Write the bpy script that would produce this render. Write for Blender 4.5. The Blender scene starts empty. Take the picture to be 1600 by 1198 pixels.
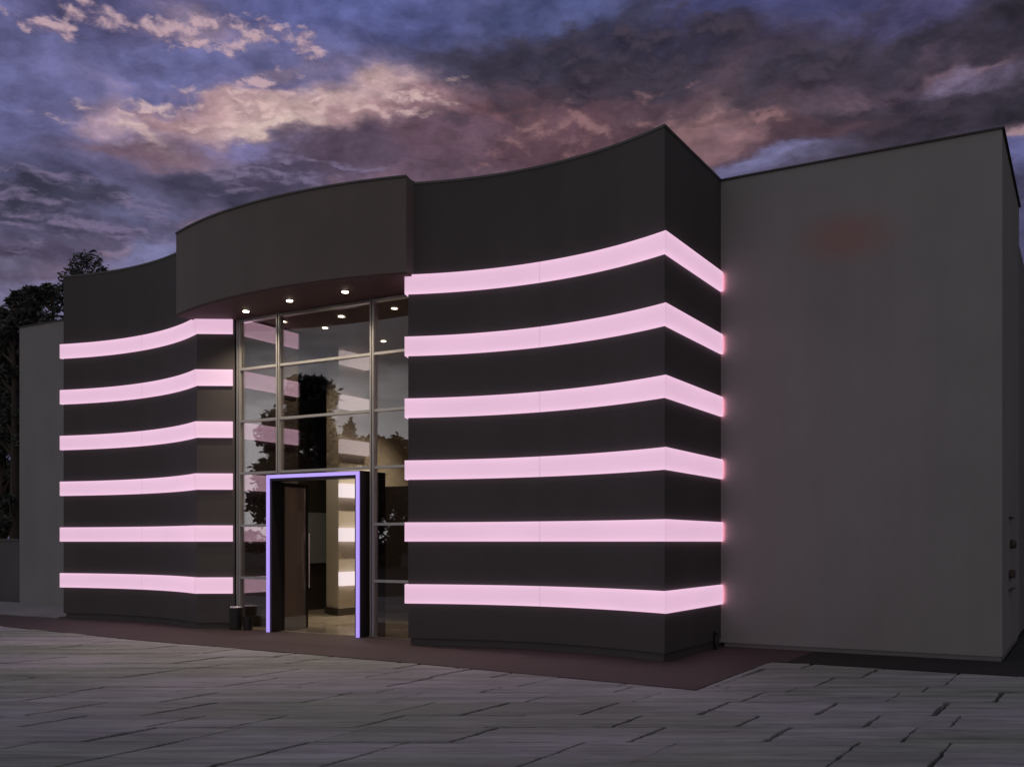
import bpy, math, random
from mathutils import Vector, Matrix

R = math.radians
S = bpy.context.scene
COL = S.collection
YAW = R(30.08)
CY, SY = math.cos(YAW), math.sin(YAW)
FPX, HOR = 1560.0, 846.0
EYE = 1.6
BT = [0.945 + 0.954 * k for k in range(6)]      # tops of the six lit bands
BH = 0.295


def at(px, Z):
    """ground position (u, v) of photograph column px at depth Z in front of the camera"""
    xc = (px - 800) / FPX * Z
    return (xc * CY - Z * SY, xc * SY + Z * CY)


# ------------------------------------------------------------------ materials
class NT:
    def __init__(self, tree):
        self.t = tree
        self.n = tree.nodes
        self.l = tree.links

    def node(self, typ, **kw):
        nd = self.n.new(typ)
        for k, v in kw.items():
            setattr(nd, k, v)
        return nd

    def put(self, sock, v):
        if isinstance(v, bpy.types.NodeSocket):
            self.l.new(v, sock)
        else:
            sock.default_value = v

    def math(self, op, a, b=None, c=None, clamp=False):
        nd = self.node('ShaderNodeMath', operation=op)
        nd.use_clamp = clamp
        self.put(nd.inputs[0], a)
        if b is not None:
            self.put(nd.inputs[1], b)
        if c is not None:
            self.put(nd.inputs[2], c)
        return nd.outputs[0]

    def vec(self, op, a, b=None, scale=None):
        nd = self.node('ShaderNodeVectorMath', operation=op)
        self.put(nd.inputs[0], a)
        if b is not None:
            self.put(nd.inputs[1], b)
        if scale is not None:
            self.put(nd.inputs['Scale'], scale)
        return nd.outputs['Value'] if op in ('LENGTH', 'DOT_PRODUCT', 'DISTANCE') else nd.outputs['Vector']

    def noise(self, v, scale, detail=4, rough=0.55, lac=2.0, dist=0.0, color=False):
        nd = self.node('ShaderNodeTexNoise')
        self.put(nd.inputs['Vector'], v)
        nd.inputs['Scale'].default_value = scale
        nd.inputs['Detail'].default_value = detail
        nd.inputs['Roughness'].default_value = rough
        nd.inputs['Lacunarity'].default_value = lac
        nd.inputs['Distortion'].default_value = dist
        return nd.outputs['Color'] if color else nd.outputs['Fac']

    def mapping(self, v, loc=(0, 0, 0), rot=(0, 0, 0), scale=(1, 1, 1), typ='POINT'):
        nd = self.node('ShaderNodeMapping', vector_type=typ)
        self.put(nd.inputs['Vector'], v)
        nd.inputs['Location'].default_value = loc
        nd.inputs['Rotation'].default_value = rot
        nd.inputs['Scale'].default_value = scale
        return nd.outputs['Vector']

    def ramp(self, f, a, b, lo=0.0, hi=1.0, smooth=True):
        nd = self.node('ShaderNodeMapRange')
        nd.interpolation_type = 'SMOOTHSTEP' if smooth else 'LINEAR'
        self.put(nd.inputs['Value'], f)
        nd.inputs['From Min'].default_value = a
        nd.inputs['From Max'].default_value = b
        nd.inputs['To Min'].default_value = lo
        nd.inputs['To Max'].default_value = hi
        return nd.outputs['Result']

    def mix(self, f, a, b, blend='MIX'):
        nd = self.node('ShaderNodeMix', data_type='RGBA', blend_type=blend)
        self.put(nd.inputs[0], f)
        self.put(nd.inputs[6], a)
        self.put(nd.inputs[7], b)
        return nd.outputs[2]


def new_mat(name):
    m = bpy.data.materials.new(name)
    m.use_nodes = True
    m.node_tree.nodes.clear()
    k = NT(m.node_tree)
    out = k.node('ShaderNodeOutputMaterial')
    b = k.node('ShaderNodeBsdfPrincipled')
    k.l.new(b.outputs[0], out.inputs[0])
    return m, k, b, out


def c4(c):
    return (c[0], c[1], c[2], 1.0)


def lin(r, g, b):
    f = lambda x: ((x / 255 + 0.055) / 1.055) ** 2.4 if x > 10 else x / 255 / 12.92
    return (f(r), f(g), f(b))


def stucco(name, col, rough=0.8, var=0.18, bump=0.25, grain=55.0, tint_patch=None):
    m, k, b, out = new_mat(name)
    co = k.node('ShaderNodeTexCoord').outputs['Object']
    big = k.noise(co, 0.55, 5, 0.6)
    runs = k.noise(k.mapping(co, scale=(1.6, 1.6, 0.22)), 1.1, 5, 0.6)
    fine = k.noise(co, grain, 3, 0.6)
    f = k.math('ADD', k.math('MULTIPLY', big, 0.5), k.math('ADD', k.math('MULTIPLY', runs, 0.35), k.math('MULTIPLY', fine, 0.15)))
    f = k.ramp(f, 0.33, 0.67)
    lo = [x * (1 - var) for x in col]
    hi = [min(1, x * (1 + var)) for x in col]
    base = k.mix(f, c4(lo), c4(hi))
    if tint_patch:
        d = k.vec('LENGTH', k.mapping(co, loc=tint_patch[0], scale=tint_patch[1], typ='TEXTURE'))
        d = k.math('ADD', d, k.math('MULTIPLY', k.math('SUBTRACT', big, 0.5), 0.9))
        w = k.math('MULTIPLY', k.ramp(d, 0.15, 1.0, 1.0, 0.0), tint_patch[3])
        base = k.mix(w, base, c4(tint_patch[2]))
    k.l.new(base, b.inputs['Base Color'])
    b.inputs['Roughness'].default_value = rough
    bp = k.node('ShaderNodeBump')
    bp.inputs['Strength'].default_value = bump
    bp.inputs['Distance'].default_value = 0.004
    k.l.new(fine, bp.inputs['Height'])
    k.l.new(bp.outputs[0], b.inputs['Normal'])
    return m


def plain(name, col, rough=0.5, metal=0.0, var=0.12, scale=6.0):
    m, k, b, out = new_mat(name)
    co = k.node('ShaderNodeTexCoord').outputs['Object']
    f = k.noise(co, scale, 5, 0.6)
    k.l.new(k.mix(f, c4([x * (1 - var) for x in col]), c4([min(1, x * (1 + var)) for x in col])), b.inputs['Base Color'])
    k.l.new(k.ramp(f, 0.2, 0.8, max(0.02, rough - 0.08), rough + 0.08), b.inputs['Roughness'])
    b.inputs['Metallic'].default_value = metal
    return m


def glow(name, col, strength, mottle=0.0, base=(0.6, 0.6, 0.6), edge=0.0):
    m, k, b, out = new_mat(name)
    co = k.node('ShaderNodeTexCoord').outputs['Object']
    b.inputs['Base Color'].default_value = c4(base)
    b.inputs['Roughness'].default_value = 0.35
    b.inputs['Emission Color'].default_value = c4(col)
    if mottle:
        f = k.noise(k.mapping(co, scale=(1, 1, 2.0)), 0.9, 3, 0.5)
        g = k.noise(k.mapping(co, scale=(0.4, 0.4, 12.0)), 3.0, 3, 0.6)
        f = k.math('ADD', k.math('MULTIPLY', f, 0.6), k.math('MULTIPLY', g, 0.4))
        e = k.ramp(f, 0.3, 0.7, strength * (1 - mottle), strength * (1 + mottle * 0.6), smooth=False)
        if edge:
            sz = k.node('ShaderNodeSeparateXYZ')
            k.l.new(co, sz.inputs[0])
            t = k.math('DIVIDE', k.math('FRACT', k.math('DIVIDE', k.math('SUBTRACT', sz.outputs[2], BT[0] - BH), 0.954)), BH / 0.954)
            q = k.math('POWER', k.math('ABSOLUTE', k.math('SUBTRACT', k.math('MULTIPLY', t, 2.0), 1.0)), 3.0)
            e = k.math('MULTIPLY', e, k.math('ADD', 1.0, k.math('MULTIPLY', q, edge)))
        k.l.new(e, b.inputs['Emission Strength'])
    else:
        b.inputs['Emission Strength'].default_value = strength
    return m


def glass_mat(name, tint, refl, haze=0.0, hcol=(0.5, 0.43, 0.35)):
    m, k, b, out = new_mat(name)
    k.n.remove(b)
    tr = k.node('ShaderNodeBsdfTransparent')
    tr.inputs[0].default_value = c4(tint)
    gl = k.node('ShaderNodeBsdfGlossy')
    gl.inputs['Color'].default_value = (0.95, 0.96, 1.0, 1)
    gl.inputs['Roughness'].default_value = 0.0
    co = k.node('ShaderNodeTexCoord').outputs['Object']
    bp = k.node('ShaderNodeBump')
    bp.inputs['Strength'].default_value = 0.03
    bp.inputs['Distance'].default_value = 0.02
    k.l.new(k.noise(co, 0.9, 1, 0.4), bp.inputs['Height'])
    k.l.new(bp.outputs[0], gl.inputs['Normal'])
    body = tr.outputs[0]
    if haze:
        df = k.node('ShaderNodeBsdfDiffuse')
        df.inputs[0].default_value = c4(hcol)
        tl = k.node('ShaderNodeBsdfTranslucent')
        tl.inputs[0].default_value = c4(hcol)
        m0 = k.node('ShaderNodeMixShader')
        k.l.new(df.outputs[0], m0.inputs[1])
        k.l.new(tl.outputs[0], m0.inputs[2])
        m1 = k.node('ShaderNodeMixShader')
        m1.inputs[0].default_value = haze
        k.l.new(tr.outputs[0], m1.inputs[1])
        k.l.new(m0.outputs[0], m1.inputs[2])
        body = m1.outputs[0]
    lw = k.node('ShaderNodeLayerWeight')
    lw.inputs['Blend'].default_value = 0.35
    f = k.math('ADD', k.math('MULTIPLY', lw.outputs['Fresnel'], 0.5), refl, clamp=True)
    mx = k.node('ShaderNodeMixShader')
    k.l.new(f, mx.inputs[0])
    k.l.new(body, mx.inputs[1])
    k.l.new(gl.outputs[0], mx.inputs[2])
    k.l.new(mx.outputs[0], out.inputs[0])
    return m


def leaf_mat(name, col):
    m, k, b, out = new_mat(name)
    co = k.node('ShaderNodeTexCoord').outputs['Object']
    f = k.noise(co, 0.9, 4, 0.7)
    k.l.new(k.mix(k.ramp(f, 0.3, 0.7), c4([x * 0.55 for x in col]), c4([x * 1.5 for x in col])), b.inputs['Base Color'])
    b.inputs['Roughness'].default_value = 0.6
    return m


def paving_mat():
    m, k, b, out = new_mat('weathered slate paving')
    geo = k.node('ShaderNodeNewGeometry').outputs['Position']
    # quarried streaks run along the courses
    q = k.mapping(geo, rot=(0, 0, -YAW))
    streak = k.noise(k.mapping(q, scale=(0.45, 4.2, 1)), 1.0, 8, 0.72)
    fine = k.noise(k.mapping(q, scale=(2.5, 42.0, 1)), 1.0, 5, 0.7)
    patch = k.noise(k.mapping(q, scale=(0.22, 0.6, 1)), 1.0, 4, 0.55)
    at_ = k.node('ShaderNodeAttribute', attribute_name='slab_tone')
    tone = at_.outputs['Fac']
    green = lin(146, 150, 144)
    mauve = lin(165, 162, 170)
    c = k.mix(k.ramp(k.math('ADD', k.math('MULTIPLY', patch, 0.94), k.math('MULTIPLY', tone, 0.06)), 0.40, 0.60), c4(green), c4(mauve))
    v = k.math('ADD', k.math('MULTIPLY', streak, 0.55), k.math('MULTIPLY', fine, 0.45))
    v = k.ramp(v, 0.37, 0.63, 0.34, 1.40, smooth=False)
    v = k.math('MULTIPLY', v, k.ramp(tone, 0.0, 1.0, 0.95, 1.05, smooth=False))
    c = k.vec('SCALE', c, scale=v)
    k.l.new(c, b.inputs['Base Color'])
    k.l.new(k.ramp(fine, 0.3, 0.7, 0.55, 0.8), b.inputs['Roughness'])
    bp = k.node('ShaderNodeBump')
    bp.inputs['Strength'].default_value = 0.45
    bp.inputs['Distance'].default_value = 0.01
    k.l.new(k.math('ADD', streak, k.math('MULTIPLY', fine, 0.4)), bp.inputs['Height'])
    k.l.new(bp.outputs[0], b.inputs['Normal'])
    return m


M = {}
M['charcoal'] = stucco('charcoal render', (0.074, 0.067, 0.070), 0.8, 0.12)
M['brown'] = stucco('brown grey render', (0.150, 0.127, 0.122), 0.8, 0.10)
M['soffit'] = stucco('dark maroon soffit board', (0.082, 0.038, 0.039), 0.7, 0.10)
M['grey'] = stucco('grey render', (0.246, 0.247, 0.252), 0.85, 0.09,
                   tint_patch=((8.44, -1.15, 6.0), (0.95, 2.0, 0.5), (0.32, 0.17, 0.165), 0.65))  # faint red-brown patch mixed into the base colour
M['side'] = stucco('dark grey side cladding', (0.16, 0.16, 0.17), 0.8, 0.08)
M['dark'] = plain('black portal cladding', (0.018, 0.016, 0.017), 0.45)
M['coping'] = plain('grey metal coping', (0.10, 0.10, 0.10), 0.45, 0.6)
M['copingd'] = plain('dark metal coping', (0.045, 0.045, 0.047), 0.5, 0.3)
M['alu'] = plain('brushed aluminium', (0.47, 0.465, 0.46), 0.38, 0.55)
M['black'] = plain('black plastic', (0.012, 0.012, 0.012), 0.4)
M['steel'] = plain('polished steel', (0.7, 0.7, 0.7), 0.22, 1.0)
M['apron'] = stucco('red brown concrete', (0.062, 0.039, 0.038), 0.7, 0.16, 0.3, 40)
M['dark_ground'] = stucco('near black ground', (0.012, 0.011, 0.011), 0.9, 0.35, 0.9, 30)
M['path'] = stucco('pale concrete', (0.24, 0.24, 0.245), 0.85, 0.18)
M['soil'] = stucco('dark soil', (0.030, 0.030, 0.028), 0.95, 0.3)
M['lowwall'] = stucco('weathered concrete', (0.12, 0.12, 0.125), 0.9, 0.15)
M['roofing'] = stucco('roof membrane', (0.10, 0.10, 0.10), 0.9, 0.15)
M['cream'] = stucco('cream plaster', (0.62, 0.55, 0.44), 0.6, 0.04, 0.1)
M['taupe'] = stucco('taupe interior plaster', (0.13, 0.105, 0.085), 0.7, 0.06, 0.1)
M['ceiling'] = stucco('interior ceiling', (0.20, 0.165, 0.14), 0.8, 0.04, 0.1)
M['skirt'] = plain('dark timber skirting', (0.05, 0.04, 0.032), 0.45)
M['panel'] = plain('grey wall panel', (0.30, 0.30, 0.30), 0.4)
M['tile'] = plain('polished tan floor tile', (0.42, 0.35, 0.26), 0.14, 0.0, 0.15, 2.0)
M['pink'] = glow('pink lit diffuser', (0.86, 0.540, 0.730), 0.86, 0.05, (0.25, 0.22, 0.24), 0.20)
M['joint'] = glow('pink lit joint', (0.80, 0.49, 0.68), 0.74, 0.0, (0.25, 0.22, 0.24))
M['spill_plate'] = glow('deep pink spill plate', (1.0, 0.33, 0.45), 9.0, 0.0, (0.25, 0.22, 0.24))
M['white'] = glow('white pink lit diffuser', (1.0, 0.84, 0.86), 0.86, 0.05, (0.12, 0.12, 0.12))
M['violet'] = glow('violet lit strip', (0.36, 0.24, 0.88), 0.92, 0.0)
M['lamp'] = glow('warm lit lens', (1.0, 0.86, 0.66), 14.0)
M['glass'] = glass_mat('curtain wall glass', (0.78, 0.75, 0.72), 0.10)
M['doorglass'] = glass_mat('bronze door glass', (0.84, 0.78, 0.70), 0.08, 0.28)
M['slabs'] = paving_mat()
M['bark'] = plain('bark', (0.05, 0.04, 0.032), 0.9)
M['leaf'] = leaf_mat('dark foliage', (0.062, 0.075, 0.066))
M['needle'] = leaf_mat('conifer foliage', (0.030, 0.042, 0.034))


# ------------------------------------------------------------------ mesh helpers
class MB:
    def __init__(self):
        self.v = []
        self.f = []

    def add(self, vs, fs):
        o = len(self.v)
        self.v += [tuple(p) for p in vs]
        self.f += [tuple(i + o for i in q) for q in fs]
        return self

    def box(self, x0, x1, y0, y1, z0, z1):
        return self.prism([(x0, y0), (x1, y0), (x1, y1), (x0, y1)], z0, z1)

    def prism(self, poly, z0, z1):
        a = sum(poly[i][0] * poly[(i + 1) % len(poly)][1] - poly[(i + 1) % len(poly)][0] * poly[i][1] for i in range(len(poly)))
        if a < 0:
            poly = poly[::-1]
        n = len(poly)
        vs = [(p[0], p[1], z0) for p in poly] + [(p[0], p[1], z1) for p in poly]
        fs = [tuple(range(n - 1, -1, -1)), tuple(range(n, 2 * n))]
        fs += [(i, (i + 1) % n, n + (i + 1) % n, n + i) for i in range(n)]
        return self.add(vs, fs)

    def strip(self, outer, inner, z0, z1):
        """closed wall strip between two polylines"""
        n = len(outer)
        vs = []
        for a, b in zip(outer, inner):
            vs += [(a[0], a[1], z0), (a[0], a[1], z1), (b[0], b[1], z1), (b[0], b[1], z0)]
        fs = []
        for i in range(n - 1):
            o, p = 4 * i, 4 * i + 4
            fs += [(o, p, p + 1, o + 1), (o + 1, p + 1, p + 2, o + 2), (o + 2, p + 2, p + 3, o + 3), (o + 3, p + 3, p, o)]
        fs += [(0, 1, 2, 3), (4 * n - 1, 4 * n - 2, 4 * n - 3, 4 * n - 4)]
        return self.add(vs, fs)

    def tube(self, pts, rads, n=10, cap=True):
        rings = []
        for i, p in enumerate(pts):
            p = Vector(p)
            d = (Vector(pts[min(i + 1, len(pts) - 1)]) - Vector(pts[max(i - 1, 0)])).normalized()
            ref = Vector((1, 0, 0)) if abs(d.z) > 0.8 else Vector((0, 0, 1))
            a = d.cross(ref).normalized()
            b = d.cross(a).normalized()
            rings.append([p + (a * math.cos(2 * math.pi * j / n) + b * math.sin(2 * math.pi * j / n)) * rads[i] for j in range(n)])
        vs = [q for r in rings for q in r]
        fs = []
        for i in range(len(pts) - 1):
            for j in range(n):
                fs.append((i * n + j, i * n + (j + 1) % n, (i + 1) * n + (j + 1) % n, (i + 1) * n + j))
        if cap:
            fs += [tuple(range(n)), tuple(range(len(vs) - 1, len(vs) - n - 1, -1))]
        return self.add(vs, fs)

    def lathe(self, c, prof, n=24):
        vs, fs = [], []
        for r, z in prof:
            for j in range(n):
                t = 2 * math.pi * j / n
                vs.append((c[0] + r * math.cos(t), c[1] + r * math.sin(t), c[2] + z))
        for i in range(len(prof) - 1):
            for j in range(n):
                fs.append((i * n + j, i * n + (j + 1) % n, (i + 1) * n + (j + 1) % n, (i + 1) * n + j))
        fs += [tuple(range(n - 1, -1, -1)), tuple(range(len(vs) - n, len(vs)))]
        return self.add(vs, fs)

    def build(self, name, mat, parent=None, bevel=0.0, smooth=False, fix=True):
        me = bpy.data.meshes.new(name)
        me.from_pydata(self.v, [], self.f)
        me.validate()
        if fix:
            import bmesh
            bm = bmesh.new()
            bm.from_mesh(me)
            bmesh.ops.recalc_face_normals(bm, faces=bm.faces[:])
            bm.to_mesh(me)
            bm.free()
        me.materials.append(M[mat])
        o = bpy.data.objects.new(name, me)
        COL.objects.link(o)
        if parent:
            o.parent = parent
            w = parent.location.copy()
            q = parent.parent
            while q:
                w += q.location
                q = q.parent
            me.transform(Matrix.Translation(-w))
        if smooth:
            for p in me.polygons:
                p.use_smooth = True
        if bevel:
            b = o.modifiers.new('bevel', 'BEVEL')
            b.width = bevel
            b.segments = 2
            b.limit_method = 'ANGLE'
        return o


def empty(name, loc=(0, 0, 0), parent=None):
    o = bpy.data.objects.new(name, None)
    o.empty_display_size = 0.3
    COL.objects.link(o)
    o.location = loc
    if parent:
        o.parent = parent
    return o


def tag(o, label, cat, group=None):
    o['label'] = label
    o['category'] = cat
    if group:
        o['group'] = group
    return o


def struct(o, kind='structure'):
    o['kind'] = kind
    return o


def arc(a, b, sag, n=28):
    """points from a to b, bowed by sag along the left normal of a->b"""
    a, b = Vector(a), Vector(b)
    d = b - a
    L = d.length
    nrm = Vector((-d.y, d.x)) / L
    r = (L * L / 4 + sag * sag) / (2 * abs(sag))
    s = 1 if sag > 0 else -1
    out = []
    for i in range(n + 1):
        t = i / n - 0.5
        h = math.sqrt(r * r - (t * L) ** 2) - (r - abs(sag))
        p = (a + b) / 2 + d * t + nrm * (s * h)
        out.append((p.x, p.y))
    return out


def offset(path, dist):
    """mitred offset to the right-hand side of the path"""
    P = [Vector(p) for p in path]
    out = []
    for i in range(len(P)):
        ds = []
        if i > 0:
            ds.append((P[i] - P[i - 1]).normalized())
        if i < len(P) - 1:
            ds.append((P[i + 1] - P[i]).normalized())
        ns = [Vector((d.y, -d.x)) for d in ds]
        m = sum(ns, Vector((0, 0))).normalized()
        k = dist / max(0.3, m.dot(ns[0]))
        q = P[i] + m * k
        out.append((q.x, q.y))
    return out


# ------------------------------------------------------------------ the building
ROOF = 7.15
SOF = 5.72
GV = 13.40                                      # plane of the glazing

B = empty('commercial_building', (-11.5, 16.0, 0))
tag(B, 'dark building with curved wings ringed by glowing pink bands and a glazed entrance', 'building')


def wing(path, back, joints):
    """one banded wing: curved wall, recessed plinth, coping and six lit bands"""
    w = MB().prism(path + back, 0.11, ROOF - 0.035).build('curved_wing', 'charcoal', B)
    MB().prism(offset(path, -0.03) + back, -0.03, 0.109).build('plinth', 'charcoal', w)
    cop = MB()
    cop.strip(offset(path, 0.012), offset(path, -0.26), ROOF - 0.035, ROOF)
    cop.build('coping', 'coping', w)
    for t in BT:
        mb = MB()
        bp = list(path)
        bp[-1] = tuple(Vector(bp[-1]) + (Vector(bp[-2]) - Vector(bp[-1])).normalized() * 0.035)
        out, inn = offset(bp, 0.045), offset(bp, 0.002)
        mb.strip(out, inn, t - BH, t)
        mb.build('light_band', 'pink', w)
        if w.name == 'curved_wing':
            # added glowing plate at the band end, spills pink on the grey wall
            MB().box(-4.895, -4.858, bp[-1][1] + 0.002, bp[-1][1] + 0.008, t - BH + 0.012, t - 0.012).build('band_end_spill_plate', 'spill_plate', w)
        # slim dimmer joint covers where two diffuser panels meet
        for c in joints:
            p, q, r = Vector(out[c - 1]), Vector(out[c]), Vector(out[c + 1])
            a, b = q + (p - q).normalized() * 0.007, q + (r - q).normalized() * 0.007
            m = (q - Vector(inn[c])).normalized() * 0.0015
            MB().strip([tuple(a + m), tuple(q + m * 1.3), tuple(b + m)], [tuple(a - m), tuple(q - m), tuple(b - m)],
                       t - BH + 0.001, t - 0.001).build('panel_joint', 'joint', w)
    return w


rfront = arc((-9.13, 12.56), (-4.90, 12.51), 0.43)
rpath = [(-9.55, 13.7)] + rfront + [(-4.90, 14.848)]
wing(rpath, [(-4.90, 15.8), (-9.55, 15.8)], [15, 29])
lfront = arc((-18.57, 13.36), (-14.22, 12.99), 0.40)
lpath = [(-18.60, 15.948)] + lfront + [(-13.64, GV - 0.04)]
wing(lpath, [(-13.8, GV + 0.1), (-14.35, 15.2), (-16.0, 15.2), (-16.0, 16.2), (-18.60, 16.2)], [15, 29])

# grey hall walls either side
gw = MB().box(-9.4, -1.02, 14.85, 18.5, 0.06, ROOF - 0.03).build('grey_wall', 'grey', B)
MB().strip([(-4.886, 14.82), (-0.99, 14.82), (-0.99, 18.5)], [(-4.886, 15.1), (-1.3, 15.1), (-1.3, 18.5)], ROOF - 0.03, ROOF - 0.006).build('coping', 'copingd', gw)
MB().box(-4.85, -1.035, 14.865, 18.48, -0.03, 0.0595).build('plinth', 'side', gw)
mb = MB().box(-4.2, -1.08, 18.5, 31, -0.03, ROOF - 0.35)
mb.build('rear_wing', 'side', B)
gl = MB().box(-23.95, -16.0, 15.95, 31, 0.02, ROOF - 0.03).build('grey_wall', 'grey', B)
MB().strip([(-23.98, 31), (-23.98, 15.92), (-18.66, 15.92)], [(-23.7, 31), (-23.7, 16.2), (-18.66, 16.2)], ROOF - 0.03, ROOF - 0.006).build('coping', 'copingd', gl)
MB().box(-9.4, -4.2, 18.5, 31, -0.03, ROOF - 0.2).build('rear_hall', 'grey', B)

# service fittings on the right-hand side wall
sv = MB()
sv.box(-1.02, -0.95, 16.15, 16.5, 1.07, 1.19)
sv.box(-1.02, -0.98, 16.05, 16.15, 1.10, 1.16)
sv.build('meter_box', 'skirt', B, 0.006)
MB().lathe((-0.985, 16.4, 1.50), [(0.03, 0), (0.05, 0.02), (0.05, 0.09), (0.03, 0.13)], 14).build('valve', 'skirt', B, smooth=True)
MB().box(-1.02, -0.97, 16.0, 16.9, 0.90, 0.915).build('bracket', 'coping', B)
MB().box(-1.02, -0.98, 16.1, 16.9, 1.95, 1.962).build('bracket', 'dark', B)
# hose tap low in the corner between the wing and the grey wall
MB().tube([(-4.83, 14.35, 0.0), (-4.83, 14.35, 0.24), (-4.80, 14.33, 0.28), (-4.76, 14.31, 0.23)], [0.022, 0.022, 0.03, 0.02], 8).build('hose_tap', 'black', B, smooth=True)

# convex canopy over the entrance
cfront = arc((-14.35, 12.62), (-9.05, 12.40), -0.42, 32)
cpoly = cfront + [(-9.05, 13.6), (-14.35, 13.6)]
cn = MB().prism(cpoly, SOF, ROOF + 0.02).build('canopy', 'brown', B)
cs = MB().prism(offset(cfront, -0.006) + [(-9.06, 13.39), (-14.3, 13.39)], SOF - 0.035, SOF - 0.002)
cs.build('soffit', 'soffit', cn)
MB().strip(offset(cfront, 0.02), offset(cfront, -0.22), ROOF + 0.02, ROOF + 0.05).build('coping', 'coping', cn)
LAMPS = [(-12.93, 12.93), (-11.72, 12.73), (-10.52, 12.73)]


def downlight(x, y, z, parent, r=0.075, power=45.0, spot=True, cone=130):
    MB().lathe((x, y, z), [(r * 1.35, -0.012), (r * 1.35, -0.001)], 20).build('lamp_trim', 'steel', parent)
    lens = MB().lathe((x, y, z), [(r * 0.5, -0.030), (r, -0.024), (r, -0.0125)], 20).build('downlight_lens', 'lamp', parent)
    d = bpy.data.lights.new('downlight_beam', 'SPOT' if spot else 'POINT')
    d.energy = power
    d.color = (1.0, 0.80, 0.58) if parent.name.startswith('canopy') else (1.0, 0.86, 0.68)
    d.shadow_soft_size = 0.06
    if spot:
        d.spot_size = R(cone)
        d.spot_blend = 0.9
    o = bpy.data.objects.new('downlight_beam', d)
    COL.objects.link(o)
    o.location = (x, y, z - 0.09)


for x, y in LAMPS:
    downlight(x, y, SOF - 0.035, cn, 0.05, 140)

# lobby shell behind the glazing
lob = MB().prism([(-13.6, GV - 0.02), (-9.42, GV - 0.02), (-9.42, 21), (-15.95, 21), (-15.95, 15.1), (-13.6, 15.1)], -0.05, 0.004).build('lobby_floor', 'tile', B)
MB().prism([(-13.62, GV + 0.06), (-9.4, GV + 0.06), (-9.4, 21), (-15.98, 21), (-15.98, 15.21), (-13.62, 15.21)], 5.78, 6.9).build('lobby_ceiling', 'ceiling', B)
MB().box(-15.8, -9.4, 20.4, 20.7, 0.0, 5.78).build('lobby_back_wall', 'taupe', B)
MB().box(-9.56, -9.46, GV + 0.16, 20.4, 0.0, 5.78).build('lobby_side_wall', 'taupe', B)
wl = MB().prism([(-13.64, GV + 0.12), (-13.64, 15.05), (-14.3, 15.05), (-14.3, GV + 0.12)], 0.0, 5.78).build('banded_lobby_wall', 'taupe', B)
for t in BT:
    MB().box(-13.638, -13.585, GV + 0.13, 15.0 if t > 3 else 14.2, t - BH, t).build('light_band', 'pink', wl)
# recess between the two banded lobby walls
MB().box(-15.9, -15.8, 15.21, 20.4, 0.0, 5.78).build('recess_wall', 'skirt', B)
MB().box(-15.798, -15.75, 17.3, 18.7, 1.1, 2.28).build('notice_panel', 'panel', B)
MB().box(-12.58, -9.57, 16.3, 16.42, 0.005, 2.72).build('lobby_screen', 'skirt', B)
wc = MB().prism([(-14.02, 16.75), (-14.02, 20.39), (-14.5, 20.39), (-14.75, 17.2)], 0.16, 5.78).build('banded_cream_wall', 'cream', B)
MB().prism([(-13.99, 16.70), (-13.99, 20.38), (-14.5, 20.38), (-14.77, 17.16)], 0.004, 0.16).build('skirting', 'skirt', wc)
for t in BT:
    MB().box(-14.018, -13.90, 16.74, 17.66, t - BH, t).build('light_band', 'white', wc)
LC = bpy.data.objects['lobby_ceiling']
for px, py in [(512, 558), (570, 574), (612, 589), (467, 602)]:
    Z = (5.775 - EYE) * FPX / (HOR - py)
    u, v = at(px, Z)
    if v < 20.2 and u > -13.7:
        downlight(u, v, 5.775, LC, 0.05, 35)
downlight(-12.6, 18.0, 5.775, LC, 0.05, 800, True, 84)  # added lamp that brightens the cream wall
downlight(-14.9, 16.0, 5.775, LC, 0.05, 130)  # added lamp that lifts the dark recess
downlight(-12.7, 16.6, 5.775, LC, 0.05, 170, True, 100)
downlight(-12.9, 15.0, 5.775, LC, 0.05, 130)

# glazed curtain wall
cw = empty('curtain_wall', (0, 0, 0), B)
cw.location = Vector((-11.7, GV, 0)) - B.location
MX = [-13.54, -12.57, -10.455, -9.62]
TZ = [t - 0.004 for t in BT[:5]]
PU0, PU1, PV0, PV1, PH = -12.66, -10.56, 13.14, 13.86, 2.79


def mull(x, z0, z1):
    mb = MB()
    for dx in (-0.027, 0.027):
        mb.box(x + dx - 0.012, x + dx + 0.012, GV - 0.06, GV + 0.05, z0, z1)
    mb.box(x - 0.0145, x + 0.0145, GV - 0.02, GV + 0.045, z0, z1)
    return mb


for i, x in enumerate(MX):
    mull(x, (PH + 0.012) if i == 1 else 0.004, SOF - 0.036).build('mullion', 'alu', cw)


def seg(a, b, z, d=0.0):
    m = MB().box(a, b, GV - 0.045 + d, GV + 0.04, z - 0.022, z + 0.022)
    return m


for i in range(3):
    a, b = MX[i] + 0.0395, MX[i + 1] - 0.0395
    for j, z in enumerate(TZ):
        a2, b2 = a, b
        if z < PH + 0.03:
            if i == 1:
                continue
            if i == 0:
                b2 = PU0 - 0.002
        seg(a2, b2, z).build('transom', 'alu', cw)
    seg(a, b, SOF - 0.07).build('transom', 'alu', cw)
rows = [0.03] + TZ + [SOF - 0.095]
for i in range(3):
    a, b = MX[i] + 0.0393, MX[i + 1] - 0.0393
    for j in range(len(rows) - 1):
        z0, z1 = rows[j] + 0.023, rows[j + 1] - 0.023
        a2, b2 = a, b
        if i == 1 and z1 < PH + 0.1:
            continue
        if i == 0 and z1 < PH + 0.1:
            b2 = PU0 - 0.003
        MB().box(a2, b2, GV - 0.008, GV + 0.006, z0, z1).build('glass_pane', 'glass', cw)

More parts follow.
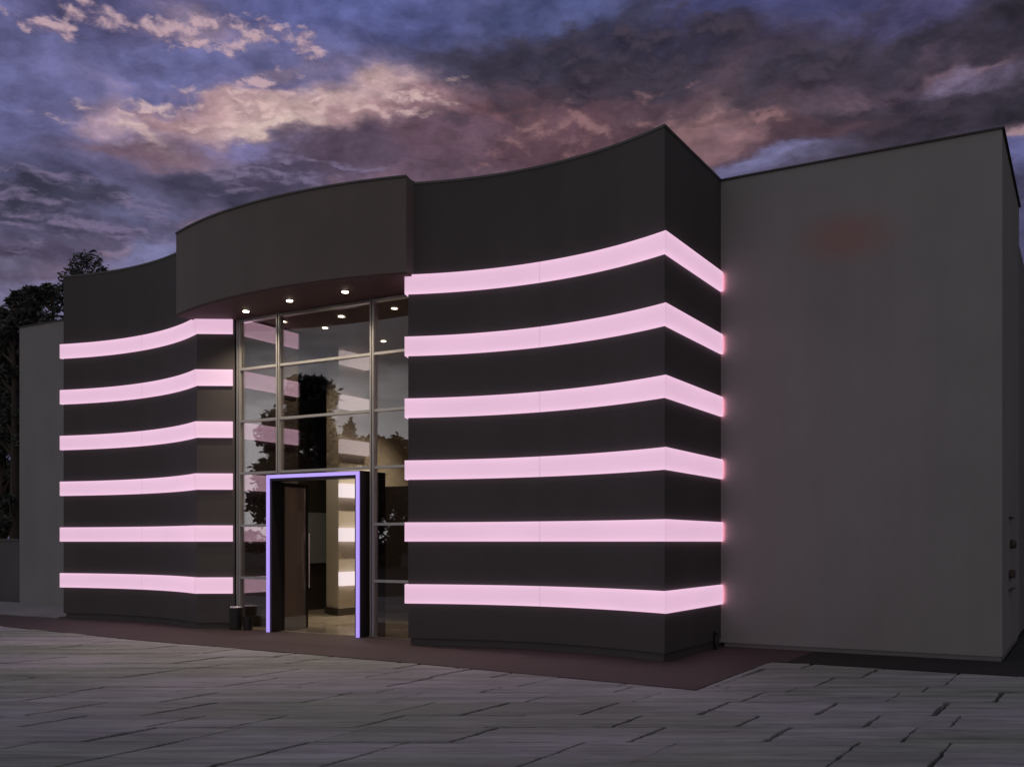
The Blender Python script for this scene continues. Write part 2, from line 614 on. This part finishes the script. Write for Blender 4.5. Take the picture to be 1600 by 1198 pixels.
# entrance portal with lit front edge
po = empty('entrance_portal', (0, 0, 0), B)
po.location = Vector(((PU0 + PU1) / 2, PV0, 0)) - B.location
T = 0.115
fr = MB()
fr.box(PU0, PU0 + T, PV0 + 0.03, GV + 0.03, -0.02, PH)
fr.box(PU1 - T, PU1, PV0 + 0.03, PV1, -0.02, PH)
fr.box(PU0 + T, PU1 - T, PV0 + 0.03, GV + 0.03, PH - T, PH)
fr.build('portal_frame', 'dark', po)
e = 0.060
st = MB()
st.box(PU0 + 0.01, PU0 + 0.01 + e, PV0, PV0 + 0.029, 0.0, PH - 0.01)
st.box(PU1 - 0.01 - e, PU1 - 0.01, PV0, PV0 + 0.029, 0.0, PH - 0.01)
st.box(PU0 + 0.01 + e, PU1 - 0.01 - e, PV0, PV0 + 0.029, PH - 0.01 - e, PH - 0.01)
st.build('light_strip', 'violet', po)


def door(hinge, ang, side):
    """glass leaf in a slim frame, swung inward about its hinge"""
    W, H = 0.68, 2.66
    d = empty('door', (0, 0, 0), B)
    d.location = Vector((hinge[0], hinge[1], 0)) - B.location
    d.rotation_euler = (0, 0, ang)
    s = side

    def bx(x0, x1, y0, y1, z0, z1):
        return (min(s * x0, s * x1), max(s * x0, s * x1), y0, y1, z0, z1)
    f = MB()
    f.box(*bx(0, 0.06, -0.022, 0.022, 0.012, H))
    f.box(*bx(W - 0.06, W, -0.022, 0.022, 0.012, H))
    f.box(*bx(0.06, W - 0.06, -0.022, 0.022, H - 0.07, H))
    b = MB()
    b.box(*bx(0.06, W - 0.06, -0.023, 0.023, 0.012, 0.24))
    g = MB().box(*bx(0.061, W - 0.061, -0.006, 0.006, 0.241, H - 0.071))
    h = MB()
    xh = s * (W - 0.03)
    for y in (-0.075, 0.075):
        h.tube([(xh, y, 0.75), (xh, y, 1.75)], [0.014, 0.014], 10)
        for z in (0.82, 1.68):
            h.tube([(xh, y, z), (xh, y * 0.3, z)], [0.009, 0.009], 8)
    for mb, nm, mt in ((f, 'door_frame', 'dark'), (b, 'kick_plate', 'alu'), (g, 'door_glass', 'doorglass'), (h, 'handle', 'steel')):
        me = bpy.data.meshes.new(nm)
        me.from_pydata(mb.v, [], mb.f)
        me.materials.append(M[mt])
        o = bpy.data.objects.new(nm, me)
        COL.objects.link(o)
        o.parent = d


door((PU0 + T - 0.03, GV + 0.05), R(90), 1)

# flat roof closing the lobby
MB().prism([(-14.0, 13.62), (-9.5, 13.62), (-9.5, 20.7), (-16, 20.7), (-16, 15.3), (-14.0, 15.3)], 6.91, 7.0).build('roof', 'roofing', B)

# ------------------------------------------------------------------ bins by the door
bn = empty('litter_bin', (-13.46, 13.21, 0))
tag(bn, 'tall black litter bin with a bright metal lid beside the glazing', 'bin')
MB().lathe((-13.46, 13.21, 0), [(0.10, 0.0), (0.105, 0.02), (0.118, 0.38), (0.118, 0.40)], 24).build('bin_body', 'black', bn, smooth=False)
MB().lathe((-13.46, 13.21, 0.4), [(0.122, 0.0), (0.122, 0.012), (0.10, 0.03)], 24).build('lid', 'steel', bn)
bs = MB()
bs.lathe((-13.245, 13.29, 0), [(0.075, 0.0), (0.08, 0.015), (0.092, 0.22), (0.097, 0.225), (0.097, 0.24), (0.08, 0.24), (0.078, 0.21)], 24)
tag(bs.build('waste_basket', 'black'), 'short black waste basket standing right of the taller bin', 'bin')

# ------------------------------------------------------------------ ground
me = MB().add([(-1500, -1500, -0.09), (1500, -1500, -0.09), (1500, 1500, -0.09), (-1500, 1500, -0.09)], [(0, 1, 2, 3)])
struct(me.build('ground', 'soil'))
apron_poly = [(-26.5, 12.2), (-18.1, 11.62), (-13.55, 11.06), (-7.85, 10.78), (-3.70, 10.36), (-3.70, 13.32), (-3.5, 13.32), (-3.5, 14.9), (-4.9, 15.5), (-9.2, 15.5), (-9.6, 13.37), (-13.7, 13.37), (-14.4, 16.1), (-18.6, 16.1), (-18.7, 13.3), (-26.5, 13.6)]
struct(MB().prism(apron_poly, -0.06, 0.0).build('apron', 'apron', None))
struct(MB().prism([(-3.498, 13.34), (9, 13.30), (9, 40), (-1.0, 40), (-1.0, 15.0), (-3.498, 15.0)], -0.06, -0.004).build('dark_ground_strip', 'dark_ground'))  # separate near-black ground strip along the right grey wall
struct(MB().prism([(-60, 15.0), (-26.6, 13.62), (-18.72, 13.32), (-18.62, 15.96), (-23.9, 15.97), (-60, 18.0)], -0.06, 0.03).build('footpath', 'path', None, 0.01))

random.seed(4)


def paving():
    vs, fs, tone = [], [], []
    SK = 0.62
    z = -1.5
    apron_test = lambda u, v: (v > 13.45 and u > -27) or (v > 11.95 and -18 < u < -3.8) or (v > 11.2 and -11 < u < -3.8)
    while z < 27:
        dz = random.choice([0.42, 0.55, 0.62, 0.78, 0.95]) * random.uniform(0.93, 1.07)
        s = -45 + (1.1 * random.random() if random.random() < 0.6 else 0.0)
        zmid = z + dz / 2
        lim0, lim1 = -0.62 * max(zmid, 5) - 6, 0.62 * max(zmid, 5) + 5
        while s + SK * zmid < lim1:
            w = random.choice([0.75, 1.1, 1.1, 1.45])
            if s + SK * zmid < lim0 - 1.2:
                s += w
                continue
            gx = random.choice([0.012, 0.034, 0.044, 0.056])
            gz = random.choice([0.002, 0.008, 0.02, 0.03])
            zt = -0.012 + random.uniform(-0.005, 0.003)
            tl = [random.uniform(-0.003, 0.003) for _ in range(4)]
            x0, x1, z0, z1 = s + gx / 2, s + w - gx / 2, z + gz / 2, z + dz - gz / 2
            n = 9
            ring = []
            for i in range(n):
                ring.append((x0 + (x1 - x0) * i / n, z0))
            for i in range(n):
                ring.append((x1, z0 + (z1 - z0) * i / n))
            for i in range(n):
                ring.append((x1 - (x1 - x0) * i / n, z1))
            for i in range(n):
                ring.append((x0, z1 - (z1 - z0) * i / n))
            top, bot = [], []
            inside = True
            for a, b in ring:
                a += random.uniform(-0.014, 0.014)
                b += random.uniform(-0.010, 0.010)
                xc = a + SK * b
                u, v = xc * CY - b * SY, xc * SY + b * CY
                inside = inside and apron_test(u, v)
                zz = zt + tl[0] * (a - s) / w + tl[1] * (b - z) / dz
                top.append((u, v, zz))
                bot.append((u, v, -0.085))
            if not inside:
                o = len(vs)
                cx = sum(p[0] for p in top) / len(top)
                cy = sum(p[1] for p in top) / len(top)
                N = len(top)
                # rounded arris: an inner ring a little in from the edge and 4 mm higher
                inner = [(p[0] + (cx - p[0]) * 0.03, p[1] + (cy - p[1]) * 0.03, p[2] + 0.004) for p in top]
                vs.extend(bot + top + inner)
                for i in range(N):
                    j = (i + 1) % N
                    fs.append((o + i, o + j, o + N + j, o + N + i))
                    fs.append((o + N + i, o + N + j, o + 2 * N + j, o + 2 * N + i))
                fs.append(tuple(o + 2 * N + i for i in range(N)))
                tone.extend([random.random()] * (3 * N))
            s += w
        z += dz
    me = bpy.data.meshes.new('paving')
    me.from_pydata(vs, [], fs)
    a = me.attributes.new('slab_tone', 'FLOAT', 'POINT')
    a.data.foreach_set('value', tone)
    me.materials.append(M['slabs'])
    o = bpy.data.objects.new('paving', me)
    COL.objects.link(o)
    struct(o)


paving()

# ------------------------------------------------------------------ boundary wall at far left
a = Vector(at(-60, 27.5))
b = Vector(at(30, 27.0))
d = (b - a).normalized()
nn = Vector((-d.y, d.x))
bw = empty('boundary_wall', (a.x, a.y, 0))
tag(bw, 'low dark concrete boundary wall under the trees at far left', 'wall')
MB().prism([tuple(a), tuple(b), tuple(b + nn * 0.2), tuple(a + nn * 0.2)], -0.05, 1.62).build('wall_panel', 'lowwall', bw)
a2, b2 = a - nn * 0.03, b - nn * 0.03
MB().prism([tuple(a2), tuple(b2), tuple(b2 + nn * 0.26), tuple(a2 + nn * 0.26)], 1.621, 1.68).build('coping', 'lowwall', bw)


# ------------------------------------------------------------------ trees
def leaf_cloud(clumps, n, size, rnd):
    vs, fs = [], []
    tot = sum(c[3] * c[4] * c[5] for c in clumps)
    for (cx, cy, cz, rx, ry, rz) in clumps:
        m = max(20, int(n * rx * ry * rz / tot))
        for _ in range(m):
            while True:
                p = Vector((rnd.uniform(-1, 1), rnd.uniform(-1, 1), rnd.uniform(-1, 1)))
                if 0.05 < p.length < 1:
                    break
            p *= p.length ** -0.2
            if rnd.random() < 0.08:
                p *= 1.35
            c = Vector((cx + p.x * rx, cy + p.y * ry, cz + p.z * rz))
            s = size * rnd.uniform(0.6, 1.5)
            a = Vector((rnd.gauss(0, 1), rnd.gauss(0, 1), rnd.gauss(0, 0.6))).normalized()
            b = a.cross(Vector((rnd.gauss(0, 1), rnd.gauss(0, 1), rnd.gauss(0, 1)))).normalized()
            o = len(vs)
            vs += [c - a * s, c - b * s * 0.42, c + a * s, c + b * s * 0.42]
            fs.append((o, o + 1, o + 2, o + 3))
    return vs, fs


def tree(name, label, x, y, h, w, seed, n=7000, leaf=0.085, mat='leaf', conifer=False, low=0.25, group=None, cat='tree'):
    rnd = random.Random(seed)
    root = empty(name, (x, y, 0))
    tag(root, label, cat, group)
    tr = MB()
    lean = [rnd.uniform(-0.2, 0.2), rnd.uniform(-0.2, 0.2)]
    pts = [(x + lean[0] * t * t, y + lean[1] * t * t, -0.15 + t * h * 0.9) for t in (0, 0.06, 0.3, 0.55, 0.8, 1.0)]
    r0 = 0.016 * h + 0.05
    tr.tube(pts, [r0 * 1.35, r0, r0 * 0.8, r0 * 0.55, r0 * 0.3, r0 * 0.08], 9)
    clumps = []
    if conifer:
        k = int(h * 2.2)
        for i in range(k):
            t = i / k
            zz = h * (low + (1 - low) * t)
            rr = w * (1 - t) ** 0.85 + 0.1
            for j in range(5):
                an = rnd.uniform(0, 6.283)
                q = rr * rnd.uniform(0.45, 1.0)
                px, py = x + math.cos(an) * q, y + math.sin(an) * q
                clumps.append((px * 0.6 + x * 0.4, py * 0.6 + y * 0.4, zz - q * 0.25, 0.12 + q * 0.55, 0.12 + q * 0.55, 0.16 + 0.10 * rr))
                if j < 2:
                    tr.tube([(x, y, zz), (px, py, zz - q * 0.3)], [0.03, 0.008], 5)
        clumps.append((x, y, h * 0.985, 0.10, 0.10, 0.35))
    else:
        k = 44
        for i in range(k):
            t = rnd.random() ** 0.8
            zz = h * (low + (0.94 - low) * t)
            rr = w * math.sin(math.pi * (0.18 + 0.76 * t)) ** 0.7
            an = rnd.uniform(0, 6.283)
            q = rr * rnd.uniform(0.25, 0.95)
            px, py = x + math.cos(an) * q, y + math.sin(an) * q
            s = w * rnd.uniform(0.16, 0.32)
            clumps.append((px, py, zz, s, s, s * rnd.uniform(0.7, 1.1)))
            zb = max(h * 0.15, zz - q * 0.9 - 0.3)
            mid = ((x + px) / 2 + rnd.uniform(-.2, .2), (y + py) / 2 + rnd.uniform(-.2, .2), (zb + zz) / 2)
            tr.tube([(x + lean[0] * .3, y + lean[1] * .3, zb), mid, (px, py, zz)], [r0 * 0.38, r0 * 0.22, 0.012], 6)
    tr.build('trunk', 'bark', root, smooth=True, fix=False)
    cr = MB()
    cr.v, cr.f = leaf_cloud(clumps, n, leaf, rnd)
    cr.v = [tuple(p) for p in cr.v]
    cr.build('crown', mat, root, fix=False)
    return root


def tree_at(px, Z, ytop, w, **kw):
    u, v = at(px, Z)
    h = (HOR - ytop + 8) / FPX * Z + EYE
    tree(x=u, y=v, h=h, w=w, **kw)


G = 'trees behind the left wing'
tree_at(150, 39, 386, 2.7, name='broadleaf_tree', label='rounded dark tree rising above the roof of the left wing', seed=3, n=24000, group=G)
tree_at(52, 35, 432, 0.75, name='columnar_tree', label='slim upright dark tree left of the grey wall end', seed=8, n=26000, group=G, low=0.08)
tree_at(80, 37, 420, 0.85, name='columnar_tree', label='tall dark tree just behind the left grey wall', seed=12, n=26000, group=G, low=0.08)
tree_at(24, 33, 440, 0.75, name='columnar_tree', label='narrow dark tree second from the left picture edge', seed=15, n=26000, group=G, low=0.08)
tree_at(2, 36, 462, 0.85, name='columnar_tree', label='dark tree cut by the left picture edge', seed=17, n=26000, group=G, low=0.08)
tree_at(38, 44, 470, 2.2, name='broadleaf_tree', label='wide dark tree behind the slim upright trees at far left', seed=27, n=30000, group=G, low=0.05)
tree_at(-25, 45, 480, 2.6, name='broadleaf_tree', label='dark tree outside the left edge behind the boundary wall', seed=29, n=26000, group=G, low=0.05)


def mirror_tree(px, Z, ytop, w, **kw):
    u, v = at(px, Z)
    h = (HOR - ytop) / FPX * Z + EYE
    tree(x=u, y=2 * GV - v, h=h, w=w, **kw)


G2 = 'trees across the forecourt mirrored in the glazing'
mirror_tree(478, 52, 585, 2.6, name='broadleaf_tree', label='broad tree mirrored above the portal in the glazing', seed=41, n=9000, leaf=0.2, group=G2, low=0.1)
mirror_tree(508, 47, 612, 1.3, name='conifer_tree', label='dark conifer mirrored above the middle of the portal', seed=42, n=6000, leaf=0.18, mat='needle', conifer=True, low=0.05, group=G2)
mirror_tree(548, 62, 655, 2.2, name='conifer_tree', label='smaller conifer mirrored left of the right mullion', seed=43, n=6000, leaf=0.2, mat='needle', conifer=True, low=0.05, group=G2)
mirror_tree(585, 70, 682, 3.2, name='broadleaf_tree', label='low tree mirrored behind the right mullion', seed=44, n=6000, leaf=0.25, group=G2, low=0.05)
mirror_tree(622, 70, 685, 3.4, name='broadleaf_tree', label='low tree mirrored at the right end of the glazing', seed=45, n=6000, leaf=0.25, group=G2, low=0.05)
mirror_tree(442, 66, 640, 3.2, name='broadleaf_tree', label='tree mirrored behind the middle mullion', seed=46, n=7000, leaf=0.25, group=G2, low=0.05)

# ------------------------------------------------------------------ sky
W = bpy.data.worlds.new('World')
S.world = W
W.use_nodes = True
W.node_tree.nodes.clear()
k = NT(W.node_tree)
out = k.node('ShaderNodeOutputWorld')
bg = k.node('ShaderNodeBackground')
k.l.new(bg.outputs[0], out.inputs[0])
SUN_EL, SUN_AZ = R(2.0), R(152)      # low sun behind and to the right of the viewer
sky = k.node('ShaderNodeTexSky', sky_type='NISHITA')
sky.sun_disc = False
sky.sun_elevation = SUN_EL
sky.sun_rotation = SUN_AZ
sky.air_density = 1.4
sky.dust_density = 2.0
gen = k.node('ShaderNodeTexCoord').outputs['Generated']
dirn = k.mapping(gen, rot=(0, 0, -YAW))
sx = k.node('ShaderNodeSeparateXYZ')
k.l.new(dirn, sx.inputs[0])
az = k.math('ARCTAN2', sx.outputs[0], sx.outputs[1])
el = k.math('ARCSINE', sx.outputs[2])
cx = k.node('ShaderNodeCombineXYZ')
k.l.new(k.math('MULTIPLY', az, 15.6), cx.inputs[0])
k.l.new(k.math('MULTIPLY', el, 15.6), cx.inputs[1])
P = cx.outputs[0]


def sp(px, py):
    x, z = (px - 800) / FPX, (HOR - py) / FPX
    L = math.sqrt(x * x + 1 + z * z)
    return (math.atan2(x, 1) * 15.6, math.asin(z / L) * 15.6)


# wind-drawn warp so that cloud margins fray
ws = k.mapping(P, rot=(0, 0, R(-9)), scale=(0.55, 1.15, 1))
w1 = k.noise(ws, 0.55, 9, 0.58, color=True)
w2 = k.noise(k.mapping(ws, loc=(7.3, 2.1, 0)), 1.9, 6, 0.6, color=True)
off = k.vec('ADD', k.vec('SCALE', k.vec('SUBTRACT', w1, (0.5, 0.5, 0.5)), scale=2.3), k.vec('SCALE', k.vec('SUBTRACT', w2, (0.5, 0.5, 0.5)), scale=0.75))
Q = k.vec('ADD', P, k.vec('MULTIPLY', off, (1.2, 0.8, 0)))

# cloud banks: place in the photograph -> direction, size, tilt, colour, weight
BL = [
    # clear sky
    (60, 150, 190, 90, 0, (96, 98, 146), 1.0), (330, 110, 260, 50, 5, (100, 102, 152), 1.2), (570, 20, 150, 50, 0, (84, 92, 148), 1.1),
    (150, 10, 150, 40, 0, (84, 84, 130), 0.8), (850, 8, 130, 30, 0, (72, 82, 130), 0.9), (1180, 5, 160, 24, 5, (62, 66, 112), 1.0),
    (1400, 5, 90, 22, 0, (70, 68, 110), 0.7), (40, 240, 110, 40, 0, (86, 86, 122), 1.0), (240, 330, 50, 30, 0, (104, 104, 142), 0.8),
    (262, 395, 45, 26, 0, (122, 122, 164), 1.1), (130, 425, 110, 16, 2, (104, 92, 116), 1.1), (60, 455, 120, 20, 0, (112, 106, 138), 1.0), (1190, 254, 70, 14, 8, (118, 116, 158), 1.6), (1480, 105, 110, 22, 10, (108, 96, 124), 1.1),
    (1590, 245, 36, 34, 0, (96, 98, 148), 1.2), (380, 232, 80, 14, 0, (116, 112, 160), 0.7), (40, 405, 60, 14, 0, (104, 98, 126), 0.9),
    # lit pink and cream
    (270, 45, 150, 20, -5, (140, 122, 146), 0.5), (430, 122, 70, 12, 8, (176, 152, 172), 0.7),
    (165, 165, 50, 30, -25, (190, 158, 170), 1.3), (215, 186, 60, 12, -22, (222, 192, 192), 1.4), (330, 172, 140, 24, 6, (186, 148, 154), 1.5),
    (430, 180, 120, 20, 4, (214, 182, 178), 1.7), (440, 206, 60, 10, 3, (222, 194, 186), 1.2), (575, 146, 70, 22, 8, (206, 172, 172), 1.4), (670, 160, 60, 30, 15, (150, 114, 122), 1.1),
    (560, 195, 80, 20, 12, (168, 132, 136), 1.0), (1110, 180, 60, 22, 20, (148, 112, 114), 1.4), (1150, 218, 80, 16, 10, (126, 94, 100), 1.1),
    (340, 338, 50, 10, 14, (166, 130, 146), 0.9), (200, 385, 30, 8, 0, (170, 140, 158), 0.6), (1585, 195, 30, 12, 5, (176, 144, 152), 1.3), (1500, 85, 70, 10, 14, (150, 118, 132), 0.9), (1360, 120, 70, 12, 14, (112, 88, 104), 0.9),
    # dusky red and mauve
    (780, 185, 90, 36, 8, (112, 78, 86), 1.6), (900, 215, 130, 34, 12, (96, 66, 76), 1.6), (700, 235, 110, 26, 4, (100, 74, 90), 1.2),
    (240, 225, 110, 20, 6, (116, 90, 104), 1.2), (560, 250, 130, 22, 3, (82, 66, 86), 1.3), (1000, 170, 100, 26, 20, (84, 62, 72), 1.2),
    (1260, 205, 100, 20, 8, (82, 58, 68), 1.4), (1040, 225, 70, 22, 20, (112, 82, 88), 1.1), (420, 275, 110, 26, 3, (66, 60, 84), 1.4), (310, 280, 80, 24, 0, (60, 60, 86), 1.2),
    (140, 370, 130, 22, 3, (88, 80, 108), 1.2), (60, 330, 90, 20, -8, (70, 68, 94), 1.2), (520, 300, 120, 16, 12, (112, 86, 102), 0.9),
    # slate undersides
    (30, 285, 100, 22, -4, (46, 50, 70), 1.5), (170, 300, 90, 14, -4, (58, 58, 80), 1.0), (700, 100, 70, 44, 10, (50, 50, 72), 1.6),
    (780, 95, 90, 44, 12, (42, 40, 58), 2.0), (880, 70, 80, 40, 15, (44, 44, 64), 1.7), (930, 130, 120, 34, 15, (46, 40, 54), 2.0), (1060, 110, 110, 26, 18, (48, 42, 56), 1.8),
    (1000, 40, 60, 34, 10, (46, 48, 74), 1.2), (1120, 60, 60, 22, 20, (52, 50, 76), 0.9), (1250, 90, 110, 18, 22, (50, 46, 62), 1.5), (1300, 45, 60, 14, 18, (58, 56, 82), 0.8), (1440, 172, 150, 24, 8, (38, 35, 47), 2.2),
    (1330, 168, 80, 22, 5, (42, 37, 48), 1.8), (1560, 45, 80, 30, 20, (34, 32, 44), 2.2), (1580, 140, 70, 30, 5, (36, 34, 46), 1.8), (1400, 60, 50, 14, 15, (48, 44, 60), 1.0),
    (1590, 300, 40, 26, 0, (62, 62, 92), 1.1), (1180, 140, 110, 18, 15, (56, 48, 62), 1.4), (20, 375, 60, 12, 0, (70, 62, 84), 0.9), (850, 160, 80, 20, 10, (62, 50, 62), 1.2),
]
num, den = None, None
for (px, py, rx, ry, ang, col, wt) in BL:
    a = sp(px, py)
    q = k.mapping(Q, loc=(a[0], a[1], 0), rot=(0, 0, R(ang)), scale=(rx / 100 * 0.95, ry / 100 * 0.95, 1), typ='TEXTURE')
    d2 = k.vec('DOT_PRODUCT', q, q)
    wgt = k.math('DIVIDE', wt, k.math('ADD', k.math('POWER', d2, 2.0), 0.07))
    cc = k.vec('SCALE', lin(*col), scale=wgt)
    num = cc if num is None else k.vec('ADD', num, cc)
    den = wgt if den is None else k.math('ADD', den, wgt)
front = k.vec('SCALE', num, scale=k.math('DIVIDE', 1.0, den))
front = k.mix(0.20, front, c4(lin(88, 80, 90)))


def region(px, py, rx, ry, ang, src):
    a = sp(px, py)
    q = k.mapping(src, loc=(a[0], a[1], 0), rot=(0, 0, R(ang)), scale=(rx / 100, ry / 100, 1), typ='TEXTURE')
    return k.math('DIVIDE', 1.0, k.math('ADD', k.math('POWER', k.vec('DOT_PRODUCT', q, q), 1.5), 1.0))


def puffs(base, areas, scale, seed, lo, hi, c_dark, c_lit, amount, tilt=-8, stretch=1.7):
    m = None
    for ar in areas:
        g = region(*ar, P)
        m = g if m is None else k.math('MAXIMUM', m, g)
    pp = k.mapping(k.vec('ADD', P, k.vec('SCALE', off, scale=0.3)), loc=(seed, seed * 0.7, 0), rot=(0, 0, R(tilt)), scale=(1.0, stretch, 1))
    n = k.noise(pp, scale, 9, 0.58)
    n2 = k.noise(k.mapping(pp, loc=(0.05, 0.16, 0)), scale, 6, 0.58)
    al = k.ramp(k.math('ADD', n, k.math('MULTIPLY', k.math('SUBTRACT', m, 1.0), 0.45)), lo, hi)
    sh = k.ramp(k.math('ADD', k.math('SUBTRACT', n, n2), k.math('MULTIPLY', k.math('SUBTRACT', n, 0.5), 0.25)), -0.15, 0.15)
    return k.mix(k.math('MULTIPLY', al, amount), base, k.mix(sh, c4(lin(*c_dark)), c4(lin(*c_lit))))


soft = k.vec('ADD', P, k.vec('SCALE', off, scale=0.30))
bil = k.noise(k.mapping(soft, rot=(0, 0, R(-10)), scale=(0.75, 1.7, 1)), 1.0, 10, 0.60)
bil2 = k.noise(k.mapping(soft, loc=(4, 9, 0), rot=(0, 0, R(-10)), scale=(0.8, 1.6, 1)), 3.2, 7, 0.62)
front = k.vec('SCALE', front, scale=k.math('MULTIPLY', k.ramp(bil, 0.3, 0.7, 0.62, 1.42, smooth=False), k.ramp(bil2, 0.3, 0.7, 0.78, 1.24, smooth=False)))
front = puffs(front, [(230, 45, 200, 22, -4), (400, 50, 140, 22, -3), (480, 75, 50, 16, 0), (425, 124, 75, 12, 6), (70, 42, 70, 20, -8)], 2.3, 3.4, 0.36, 0.56, (120, 104, 132), (204, 172, 178), 0.8)
front = puffs(front, [(350, 175, 300, 44, 6), (620, 160, 140, 40, 8)], 2.0, 8.4, 0.40, 0.66, (122, 96, 112), (222, 190, 188), 0.75, -6, 2.2)
front = puffs(front, [(940, 100, 330, 80, 12), (1480, 130, 220, 90, 12), (1250, 110, 200, 60, 15)], 1.3, 5.7, 0.38, 0.60, (30, 29, 39), (70, 61, 74), 0.85, -16, 1.8)
front = puffs(front, [(100, 330, 240, 70, -4), (450, 270, 180, 40, 4)], 1.4, 1.9, 0.38, 0.60, (54, 52, 74), (124, 112, 142), 0.75, 9, 3.6)
front = puffs(front, [(900, 205, 300, 50, 10), (1150, 200, 120, 40, 15)], 1.8, 2.6, 0.42, 0.66, (76, 54, 64), (158, 120, 122), 0.6, -14, 1.9)
# the rest of the dome: dusk sky with scattered cloud
hs = k.node('ShaderNodeHueSaturation')
hs.inputs['Saturation'].default_value = 0.45
k.l.new(sky.outputs[0], hs.inputs['Color'])
back = k.vec('SCALE', hs.outputs[0], scale=0.09)
pl = k.vec('DIVIDE', gen, k.math('ADD', k.math('ABSOLUTE', sx.outputs[2]), 0.18))
cl = k.noise(pl, 1.6, 8, 0.58)
cl2 = k.noise(pl, 4.0, 6, 0.6)
ccol = k.mix(cl2, c4(lin(100, 101, 117)), c4(lin(196, 193, 202)))
ccol = k.vec('SCALE', ccol, scale=k.math('MULTIPLY', k.ramp(el, 0.05, 1.0, 0.36, 1.75), k.ramp(k.math('ABSOLUTE', k.math('SUBTRACT', az, 1.55)), 0.3, 1.5, 0.35, 1.0)))
back = k.mix(k.math('MULTIPLY', k.ramp(cl, 0.34, 0.6), 0.85), back, ccol)
# pale afterglow low in the sky on the viewer's side
gaz = math.atan2(-0.66 * CY + -0.75 * SY, 0.66 * SY - 0.75 * CY)
da = k.math('ABSOLUTE', k.math('SUBTRACT', az, gaz))
glowf = k.math('MULTIPLY', k.ramp(da, 0.1, 1.1, 1.0, 0.0), k.ramp(k.math('ADD', el, k.math('MULTIPLY', k.math('SUBTRACT', cl2, 0.5), 0.10)), 0.10, 0.20, 1.0, 0.0))
back = k.mix(glowf, back, (0.86, 0.84, 0.86, 1.0))
fm = k.math('MULTIPLY', k.ramp(k.math('ABSOLUTE', az), 0.62, 1.25, 1.0, 0.0), k.ramp(el, 0.62, 1.1, 1.0, 0.0))
colr = k.mix(fm, back, front)
k.l.new(colr, bg.inputs[0])
bg.inputs[1].default_value = 1.0
W.cycles.sampling_method = 'MANUAL'
W.cycles.sample_map_resolution = 512

sun = bpy.data.lights.new('sun', 'SUN')
sun.energy = 0.05
sun.angle = R(12)
sun.color = (1.0, 0.86, 0.76)
so = bpy.data.objects.new('sun', sun)
COL.objects.link(so)
sd = Vector((math.sin(SUN_AZ) * math.cos(SUN_EL), math.cos(SUN_AZ) * math.cos(SUN_EL), math.sin(R(14))))
so.rotation_euler = sd.to_track_quat('Z', 'Y').to_euler()

# ------------------------------------------------------------------ camera
cam = bpy.data.cameras.new('camera')
cam.sensor_width = 36
cam.lens = 36 * FPX / 1600
cam.shift_y = (HOR - 599) / 1600
cam.clip_end = 6000
co = bpy.data.objects.new('camera', cam)
COL.objects.link(co)
co.location = (0, 0, EYE)
co.rotation_euler = (R(90), 0, YAW)
S.camera = co
S.view_settings.view_transform = 'Standard'
S.view_settings.look = 'None'
S.view_settings.exposure = 0
S.view_settings.gamma = 1
S.cycles.use_denoising = True
S.cycles.max_bounces = 8
S.cycles.transparent_max_bounces = 12
S.cycles.sample_clamp_indirect = 4.0
